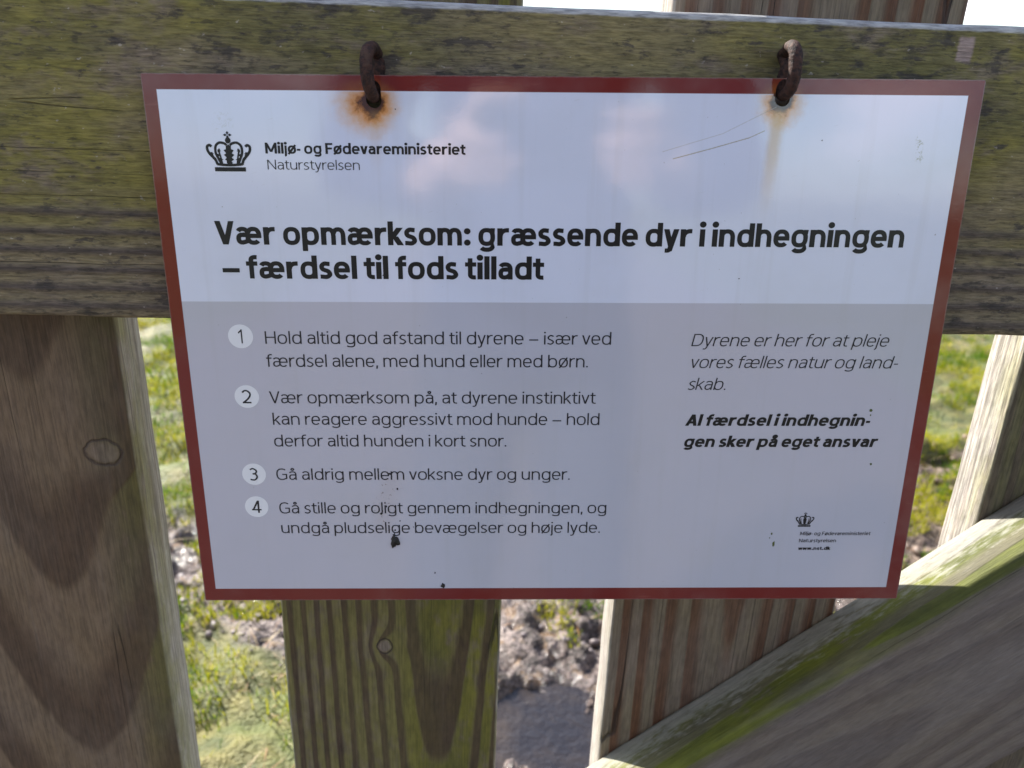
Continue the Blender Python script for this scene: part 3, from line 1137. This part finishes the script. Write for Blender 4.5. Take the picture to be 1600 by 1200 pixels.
def glyph(ch, h, b):
    """returns (strokes, polygons, width); h = half stroke, b = boldness 0..1 widening the letters"""
    S_, Pg = [], []
    X = XH
    wd = lambda q: q + 0.10 * b
    hh = h * (1 - .12 * b)          # curves and bars a little thinner than stems

    def st(x, y0, y1): Pg.append([(x - h, y0), (x + h, y0), (x + h, y1), (x - h, y1)])
    def bar(x0, x1, y): Pg.append([(x0, y - hh), (x1, y - hh), (x1, y + hh), (x0, y + hh)])
    def dg(x0, y0, x1, y1, k=1.0):
        L = math.hypot(x1 - x0, y1 - y0)
        t = h * k * L / max(abs(y1 - y0), 1e-6)
        Pg.append([(x0 - t, y0), (x0 + t, y0), (x1 + t, y1), (x1 - t, y1)])
    def bowl(x0, x1, y0=0.0, y1=None):
        y1 = X if y1 is None else y1
        ov = .012
        S_.append(arc((x0 + x1) / 2, (y0 + y1) / 2, (x1 - x0) / 2 - h, (y1 - y0) / 2 - hh + ov, 0, 360, 30))
    def dot(x, y, r_):
        Pg.append([(x + r_ * math.cos(i * math.pi / 6), y + r_ * math.sin(i * math.pi / 6)) for i in range(12)])

    dr = h * 1.22 + .006
    if ch in 'nhmu':
        w = wd(.555)
        if ch == 'u':
            st(w - h, 0, X)
            S_.append([(h, X), (h, .34)] + arc(w / 2, h + .31 - .02, w / 2 - h, .30 - .01, 180, 340, 12))
            return S_, Pg, w
        st(h, 0, CAP * 1.02 if ch == 'h' else X)
        ry = .30
        if ch == 'm':
            w1 = wd(.50)
            for q in (0, w1 - 2 * h):
                S_.append(arc(q + w1 / 2, X - hh - ry + .01, w1 / 2 - h, ry, 160, 0, 12) + [(q + w1 - h, 0)])
            return S_, Pg, 2 * w1 - 2 * h
        S_.append(arc(w / 2, X - hh - ry + .01, w / 2 - h, ry, 160, 0, 12) + [(w - h, 0)])
        return S_, Pg, w
    if ch == 'r':
        w = wd(.30)
        st(h, 0, X)
        S_.append(arc(w + .02, X - hh - .30 + .01, w - h + .0, .30, 172, 84, 8))
        return S_, Pg, w + .02 + .05 * b
    if ch in 'oø':
        w = wd(.60)
        bowl(0, w)
        if ch == 'ø':
            S_.append([(.05, -.05), (w - .05, X + .05)])
        return S_, Pg, w
    if ch in 'bpdg':
        w = wd(.59)
        bowl(0, w)
        if ch == 'b': st(h, 0, CAP * 1.02)
        if ch == 'p': st(h, DSC, X)
        if ch == 'd': st(w - h, 0, CAP * 1.02)
        if ch == 'g':
            S_.append([(w - h, X), (w - h, .0)] + arc(w / 2, DSC + hh + .20, w / 2 - h, .20, -2, -150, 10))
        return S_, Pg, w
    if ch == 'e':
        w = wd(.57)
        bar(h, w - h, X * .50)
        S_.append([(w - h, X * .50 - hh)] + arc(w / 2, X / 2, w / 2 - h, X / 2 - hh + .012, 2, 318, 28))
        return S_, Pg, w
    if ch in 'aå':
        w = wd(.50)
        S_.append(arc(w * .48, X - hh - .24 + .01, w * .52 - h, .24, 148, 0, 12) + [(w - h, 0)])
        yb = X * .58
        S_.append([(w - h, yb), (w * .45, yb)] + arc(w * .45, (yb + hh) / 2, w * .45 - h, (yb - hh) / 2 + .004, 90, 270, 12) + [(w * .62, hh + .02), (w - h, .22)])
        if ch == 'å':
            S_.append(arc(w * .5, X + .075 + .105, .072 + h * .2, .072 + h * .2, 0, 360, 16, 2))
        return S_, Pg, w
    if ch == 'æ':
        w1 = wd(.48)
        w2 = wd(.56)
        S_.append(arc(w1 * .48, X - hh - .24 + .01, w1 * .52 - h, .24, 148, 0, 12) + [(w1 - h, .2)])
        yb = X * .55
        S_.append([(w1 - h, yb), (w1 * .45, yb)] + arc(w1 * .45, (yb + hh) / 2, w1 * .45 - h, (yb - hh) / 2 + .004, 90, 270, 12) + [(w1 * .62, hh + .02), (w1 - h * .5, .18)])
        o = w1 - 2 * h
        bar(o + h, o + w2 - h, X * .50)
        S_.append([(p[0] + o, p[1]) for p in [(w2 - h, X * .50 - hh)] + arc(w2 / 2, X / 2, w2 / 2 - h, X / 2 - hh + .012, 2, 318, 28)])
        return S_, Pg, o + w2
    if ch == 's':
        w = wd(.44)
        S_.append(cat([(w - h * .9, X * .87), (w * .70, X - hh * 1.0), (w * .42, X - hh + .008), (h + .015, X * .75), (w * .30, X * .56), (w * .68, X * .44), (w - h - .0, X * .25), (w * .58, hh - .008), (w * .28, hh + .002), (h * .5, X * .13)], 5))
        return S_, Pg, w
    if ch == 't':
        w = wd(.35)
        xx = .10 + h
        S_.append([(xx, CAP * .93), (xx, .22)] + arc(xx + .17, .22, .17, .22 - hh + .005, 180, 285, 8))
        bar(0, w, X - hh)
        return S_, Pg, w
    if ch == 'f':
        w = wd(.36)
        xx = .10 + h
        S_.append([(xx, 0), (xx, .80)] + arc(xx + .18, .80, .18, CAP * 1.03 - .80 - hh, 180, 75, 8))
        bar(0, w - .01, X - hh)
        return S_, Pg, w
    if ch == 'k':
        w = wd(.50)
        st(h, 0, CAP * 1.02)
        t = h * 1.2
        dg(h * 1.2 + .03, X * .42, w - t, X, 1)
        dg(h + .12 + .05, X * .50, w - h * .9, 0, 1.05)
        return S_, Pg, w
    if ch in 'vy':
        w = wd(.53)
        k = 1.02
        dg(h * 1.1, X, w / 2, 0)
        if ch == 'v':
            dg(w - h * 1.1, X, w / 2, 0)
        else:
            dx_ = (w / 2 - h * 1.1) / X
            dg(w - h * 1.1, X, w / 2 + dx_ * DSC * .75, DSC * .75)
            Pg.append([(w / 2 + dx_ * DSC - .16, DSC), (w / 2 + dx_ * DSC - .02, DSC), (w / 2 + dx_ * DSC * .75 + h, DSC * .75 + .01), (w / 2 + dx_ * DSC * .75 - h * 1.1, DSC * .75), (w / 2 + dx_ * DSC - .06, DSC + 2 * hh), (w / 2 + dx_ * DSC - .16, DSC + 2 * hh)])
        return S_, Pg, w
    if ch == 'w':
        w = wd(.80)
        for a, c_ in ((h * 1.1, .27), (.5, .27), (.5, .73), (1, .73)):
            xa = h * 1.1 if a == h * 1.1 else (w - h * 1.1 if a == 1 else w * .5)
            dg(xa, X, w * c_, 0, .92)
        return S_, Pg, w
    if ch in 'ilj':
        w = 2 * h
        if ch == 'l':
            st(h, 0, CAP * 1.02)
        elif ch == 'i':
            st(h, 0, X)
            dot(h, CAP * .965 - .01, dr)
        else:
            S_.append([(h, X), (h, DSC + .16)] + arc(h - .13, DSC + .16, .13, .16 - hh, 0, -80, 6))
            dot(h, CAP * .965 - .01, dr)
        return S_, Pg, w
    if ch == 'H':
        w = wd(.68)
        st(h, 0, CAP); st(w - h, 0, CAP); bar(h, w - h, .52)
        return S_, Pg, w
    if ch == 'N':
        w = wd(.70)
        st(h, 0, CAP); st(w - h, 0, CAP); dg(h, CAP, w - h, 0, .95)
        return S_, Pg, w
    if ch == 'M':
        w = wd(.86)
        st(h, 0, CAP); st(w - h, 0, CAP); dg(h, CAP, w / 2, .15, .9); dg(w - h, CAP, w / 2, .15, .9)
        return S_, Pg, w
    if ch == 'F':
        w = wd(.50)
        st(h, 0, CAP); bar(h, w, CAP - hh); bar(h, w * .92, .50)
        return S_, Pg, w
    if ch == 'A':
        w = wd(.70)
        dg(h * 1.1, 0, w / 2, CAP); dg(w - h * 1.1, 0, w / 2, CAP); bar(w * .22, w * .78, .30)
        return S_, Pg, w
    if ch == 'V':
        w = wd(.68)
        dg(h * 1.1, CAP, w / 2, 0); dg(w - h * 1.1, CAP, w / 2, 0)
        return S_, Pg, w
    if ch == 'D':
        w = wd(.70)
        st(h, 0, CAP)
        S_.append([(h, CAP - hh), (w * .42, CAP - hh)] + arc(w * .42, .5, w * .58 - h, .5 - hh, 90, -90, 18) + [(h, hh)])
        return S_, Pg, w
    if ch == 'G':
        w = wd(.72)
        S_.append(arc(w * .52, .5, w * .52 - h, .5 - hh + .012, 48, 300, 24) + [(w - h, .13), (w - h, .50)])
        bar(w * .55, w, .48)
        return S_, Pg, w
    if ch == '1':
        w = .36
        st(w - h * 1.0, 0, CAP); Pg.append([(0.02, .80), (w - h, CAP), (w - h, CAP - 2.2 * hh), (.05, .80 - 2 * hh)])
        return S_, Pg, w
    if ch == '2':
        w = .56
        S_.append(cat([(h * .8, .80), (w * .30, CAP - hh * 1.2), (w * .62, CAP - hh * 1.3), (w - h, .74), (w * .84, .50), (w * .5, .24), (h * 1.2, hh)], 6))
        bar(0.02, w, hh)
        return S_, Pg, w
    if ch == '3':
        w = .54
        S_.append(cat([(h, .86), (w * .45, CAP - hh), (w - h * 1.4, .77), (w * .72, .57), (w * .38, .53)], 6))
        S_.append(cat([(w * .38, .53), (w * .74, .49), (w - h, .27), (w * .62, hh * 1.1), (w * .30, hh), (h * .6, .10)], 6))
        return S_, Pg, w
    if ch == '4':
        w = .60
        st(w * .72, 0, CAP); bar(0.02, w, .26); dg(h * 1.6, .26 - hh, w * .72 - .01, CAP, 1)
        return S_, Pg, w
    if ch == '.':
        dot(dr, dr * .95, dr)
        return S_, Pg, 2 * dr
    if ch == ':':
        dot(dr, dr * .95, dr); dot(dr, X - dr, dr)
        return S_, Pg, 2 * dr
    if ch == ',':
        Pg.append([(0.0, -.14), (.05 + h, -.14), (2 * dr, 2 * dr), (.02, 2 * dr)])
        return S_, Pg, 2 * dr
    if ch == '-':
        bar(0, .28, .36)
        return S_, Pg, .28
    if ch == '–':
        bar(0, wd(.58), .36)
        return S_, Pg, wd(.58)
    raise ValueError(ch)


def ribbon(P, h):
    """polyline -> strip of quads with mitred joints"""
    n = len(P)
    closed = math.hypot(P[0][0] - P[-1][0], P[0][1] - P[-1][1]) < 1e-6
    L, Rr = [], []
    for i in range(n):
        def dirn(a, b):
            dx, dy = b[0] - a[0], b[1] - a[1]
            l = math.hypot(dx, dy) or 1
            return dx / l, dy / l
        if closed:
            a = dirn(P[i - 1] if i > 0 else P[n - 2], P[i])
            b = dirn(P[i], P[i + 1] if i < n - 1 else P[1])
        else:
            a = dirn(P[i - 1], P[i]) if i > 0 else dirn(P[i], P[i + 1])
            b = dirn(P[i], P[i + 1]) if i < n - 1 else a
        tx, ty = a[0] + b[0], a[1] + b[1]
        l = math.hypot(tx, ty) or 1
        tx, ty = tx / l, ty / l
        c = max(0.5, tx * a[0] + ty * a[1])
        L.append((P[i][0] - ty * h / c, P[i][1] + tx * h / c))
        Rr.append((P[i][0] + ty * h / c, P[i][1] - tx * h / c))
    return L, Rr


def dedupe(P):
    out = [P[0]]
    for p in P[1:]:
        if math.hypot(p[0] - out[-1][0], p[1] - out[-1][1]) > 1e-5:
            out.append(p)
    return out


def sb(ch, b):
    t = .085 - .030 * b
    if ch in 'vywkAV': t = .030 - .02 * b
    elif ch in 'oøeæs': t = .062 - .022 * b
    elif ch == 'r': t = .075
    elif ch in 'tf': t = .035 - .015 * b
    elif ch in '.,:-': t = .06
    return t * (.72 - .12 * b)


def text(name, s, x0, x1, base, cap, weight, mat, parent, shear=0.0, bold=0.0, y=-0.00012):
    h = weight / 2
    vs, fs = [], []
    pen = 0.0
    polys = []
    first = True
    for ch in s:
        if ch == ' ':
            pen += .25 - .02 * bold
            continue
        S_, Pg, w = glyph(ch, h, bold)
        b = sb(ch, bold)
        if not first:
            pen += b
        first = False
        k = 0
        for st_ in S_:
            k += 1
            L, Rr = ribbon(dedupe(st_), h * (1 - .12 * bold))
            polys.append((k, [(p[0] + pen, p[1]) for p in L], [(p[0] + pen, p[1]) for p in Rr]))
        for pg in Pg:
            k += 1
            polys.append((k, [(p[0] + pen, p[1]) for p in pg], None))
        end = pen + w
        pen = end + b
    sx = (x1 - x0) / end
    for k, L, Rr in polys:
        yy = y - k * 0.000004
        tr = lambda p: (x0 + p[0] * sx + p[1] * cap * shear, yy, base + p[1] * cap)
        o = len(vs)
        if Rr is None:
            vs += [tr(p) for p in L]
            fs.append(tuple(range(o, o + len(L))))
        else:
            vs += [tr(p) for p in L] + [tr(p) for p in Rr]
            n = len(L)
            fs += [(o + i, o + i + 1, o + n + i + 1, o + n + i) for i in range(n - 1)]
    return mesh_obj(name, vs, fs, mat, parent)


g = G('print_black')
M_ink = g.done((.010, .010, .010), .35, .35)
g = G('print_dark_grey')
M_ink2 = g.done((.020, .020, .023), .35, .35)
g = G('print_white')
M_disc = g.done((.76, .77, .79), .26, .5)
mm = 0.001
text('heading_text', 'Vær opmærksom: græssende dyr i indhegningen', -181.5 * mm, 181.0 * mm, 64.9 * mm, 12.1 * mm, .212, M_ink, sign, 0, 1.0)
text('heading_text', '– færdsel til fods tilladt', -179.5 * mm, -9.6 * mm, 47.0 * mm, 12.1 * mm, .212, M_ink, sign, 0, 1.0)
text('ministry_text', 'Miljø- og Fødevareministeriet', -151.9 * mm, -50.6 * mm, 110.8 * mm, 5.3 * mm, .20, M_ink, sign, 0, .9)
text('agency_text', 'Naturstyrelsen', -151.4 * mm, -104.6 * mm, 103.0 * mm, 4.8 * mm, .085, M_ink2, sign, 0, 0)
BW = .094
for s, xa, xb, zb in (('Hold altid god afstand til dyrene – især ved', -160.4, 27.9, 11.3), ('færdsel alene, med hund eller med børn.', -160.8, 15.7, -1.7),
                      ('Vær opmærksom på, at dyrene instinktivt', -160.9, 20.6, -22.9), ('kan reagere aggressivt mod hunde – hold', -160.1, 23.3, -35.6), ('derfor altid hunden i kort snor.', -160.4, -29.1, -48.7),
                      ('Gå aldrig mellem voksne dyr og unger.', -160.8, 7.6, -69.3), ('Gå stille og roligt gennem indhegningen, og', -160.8, 29.5, -90.6), ('undgå pludselige bevægelser og høje lyde.', -160.7, 26.4, -103.4)):
    text('rule_text', s, xa * mm, xb * mm, zb * mm, 7.0 * mm, BW, M_ink2, sign)
for s, xa, xb, zb in (('Dyrene er her for at pleje', 72.0, 180.6, 10.6), ('vores fælles natur og land-', 71.9, 187.6, -1.9), ('skab.', 71.8, 93.0, -14.6)):
    text('side_text', s, xa * mm, xb * mm, zb * mm, 6.9 * mm, BW * .9, M_ink2, sign, .20)
for s, xa, xb, zb in (('Al færdsel i indhegnin-', 71.9, 176.8, -36.0), ('gen sker på eget ansvar', 71.8, 182.6, -48.9)):
    text('bold_side_text', s, xa * mm, xb * mm, zb * mm, 6.8 * mm, .22, M_ink, sign, .20, .95)
text('small_ministry_text', 'Miljø- og Fødevareministeriet', 145.4 * mm, 187.4 * mm, -105.2 * mm, 2.3 * mm, .135, M_ink, sign, .12)
text('small_agency_text', 'Naturstyrelsen', 145.4 * mm, 167.6 * mm, -109.9 * mm, 2.3 * mm, .135, M_ink, sign)
text('web_address_text', 'www.nst.dk', 145.4 * mm, 164.8 * mm, -115.0 * mm, 2.2 * mm, .24, M_ink, sign, 0, 1)
for s, cx_, cz_ in (('1', -173.5, 15.4), ('2', -173.3, -19.0), ('3', -173.5, -65.8), ('4', -173.8, -86.3)):
    n = 40
    d = mesh_obj('number_disc', [((cx_ + 6.75 * math.cos(2 * math.pi * i / n)) * mm, -.00006, (cz_ + 6.65 * math.sin(2 * math.pi * i / n)) * mm) for i in range(n)], [tuple(range(n))], M_disc, sign)
    wq = {'1': 2.3, '2': 5.0, '3': 4.7, '4': 5.7}[s]
    text('numeral', s, (cx_ - wq / 2 - .2) * mm, (cx_ + wq / 2 - .2) * mm, (cz_ - 3.9) * mm, 7.8 * mm, .110, M_ink2, d, y=-.00014)


# ---- crown emblem (traced shape in its own 242 x 222 grid)
def crown(name, cx_, cz_, k, fine, parent):
    polys = []

    def stroke(P, w, sub=5):
        L, Rr = ribbon(dedupe(cat(P, sub)), w / 2)
        polys.append((L, Rr))

    def poly(P):
        polys.append((P, None))
    poly([(-83, 0), (83, 0), (83, 22), (-83, 22)])
    # band
    stroke([(-68, 38), (-30, 34), (0, 33), (30, 34), (68, 38)], 14)
    for s in (-1, 1):
        # outer arch ends in a curl
        stroke([(s * 66, 36), (s * 76, 62), (s * 100, 88), (s * 112, 108), (s * 113, 128), (s * 100, 136), (s * 90, 128)], 14)
        stroke([(s * 70, 52), (s * 86, 80), (s * 92, 100)], 8)
        # inner arch rising to the orb
        stroke([(s * 44, 36), (s * 58, 66), (s * 70, 96), (s * 68, 130), (s * 48, 148), (s * 24, 146), (s * 8, 136)], 13)
        stroke([(s * 40, 40), (s * 46, 74), (s * 52, 100), (s * 50, 118)], 9)
        if fine:
            for zz, ww in ((62, 46), (84, 56), (106, 54)):
                poly([(s * (ww - 14), zz), (s * (ww + 6), zz - 8), (s * (ww + 6), zz + 8)])
            for zz, ww in ((66, 90), (88, 100)):
                poly([(s * (ww - 20), zz + 4), (s * ww, zz - 4), (s * (ww - 2), zz + 12)])
    # leaf in the middle
    leaf = [(0, 30), (16, 44), (10, 52), (24, 62), (13, 72), (28, 86), (15, 94), (27, 110), (13, 116), (14, 130), (0, 140)]
    poly([(-a, b) for a, b in leaf[1:-1]][::-1] + [])
    poly(leaf)
    poly([(-a, b) for a, b in leaf][::-1])
    # orb and cross
    poly([(15 * math.cos(i * math.pi / 8), 160 + 16 * math.sin(i * math.pi / 8)) for i in range(16)])
    for a in (0, 90, 180, 270):
        c, s = math.cos(math.radians(a)), math.sin(math.radians(a))
        q = [(2, 0), (12, 8), (24, 0), (12, -8)]
        poly([(u * c - v * s, 188 + (u * s + v * c) * .85) for u, v in q])
    vs, fs = [], []
    for i, (L, Rr) in enumerate(polys):
        yy = -.00012 - i * .000003
        o = len(vs)
        tr = lambda p: (cx_ + p[0] * k, yy, cz_ + p[1] * k)
        if Rr is None:
            vs += [tr(p) for p in L]
            fs.append(tuple(range(o, o + len(L))))
        else:
            vs += [tr(p) for p in L] + [tr(p) for p in Rr]
            n = len(L)
            fs += [(o + i2, o + i2 + 1, o + n + i2 + 1, o + n + i2) for i2 in range(n - 1)]
    return mesh_obj(name, vs, fs, M_ink, parent)


crown('crown_emblem', -170.3 * mm, 101.9 * mm, .0945 * mm, True, sign)
crown('small_crown_emblem', 147.3 * mm, -99.6 * mm, .0455 * mm, False, sign)

# ---- dirt stuck to the face
g = G('dried_dirt')
M_dirt = g.done(g.mix(g.noise(None, 900, 3), (.008, .007, .007), (.03, .026, .022)), .5, .4)
g.bump(g.noise(None, 1200, 3), .0004, 1)
g = G('green_lichen')
M_lich = g.done((.10, .12, .04), .9, .2)


def lump(name, cx_, cz_, rx, rz, d, seed, mat, top=0.0):
    bm = bmesh.new()
    bmesh.ops.create_icosphere(bm, subdivisions=3, radius=1)
    for v in bm.verts:
        q = v.co.copy()
        nq = 1 + mn.noise(q * 1.6 + Vector((seed, 0, 0))) * .55 + mn.noise(q * 4 + Vector((seed, 1, 0))) * .30
        tz = q.z * rz * nq
        sx_ = 1.0 - top * max(q.z, 0)
        v.co = Vector((cx_ + q.x * rx * nq * sx_, min(q.y * d * nq, .0002), cz_ + tz))
    me = bpy.data.meshes.new(name)
    bm.to_mesh(me)
    bm.free()
    me.polygons.foreach_set('use_smooth', [True] * len(me.polygons))
    me.materials.append(mat)
    return link(bpy.data.objects.new(name, me), sign)


lump('dirt_clump', -94.7 * mm, -108.4 * mm, 2.7 * mm, 4.0 * mm, 1.6 * mm, 1.0, M_dirt, .65)
lump('dirt_speck', -66.9 * mm, -138.6 * mm, 1.1 * mm, 1.5 * mm, .8 * mm, 4.0, M_dirt, .2)
for q in ((-71.5, -130.0, .35, .6), (-96.0, -65.5, .9, .6), (-92.0, -75.0, .5, .7), (-101.9, -90.8, .7, .7), (-91.2, -95.5, .35, .35), (-94.2, -101.5, .45, .6),
          (-83.5, -99.5, .3, .3), (-98.7, -86.2, .3, .7), (131.0, 119.0, .3, .3), (-85.5, 132.5, .3, .3), (-95.0, 49.0, .35, .35), (95.0, 48.0, .3, .3)):
    lump('dirt_speck', q[0] * mm, q[1] * mm, q[2] * mm, q[3] * mm, .3 * mm, q[0], M_dirt)
for q in ((128.5, -104.2, .5, .7), (130.3, -111.0, .6, 1.7), (176.9, -26.6, .9, .8), (177.0, -29.5, .35, .5), (181.5, -59.5, .6, .6), (127.6, -107.0, .3, .4)):
    lump('lichen_speck', q[0] * mm, q[1] * mm, q[2] * mm, q[3] * mm, .25 * mm, q[0], M_lich)
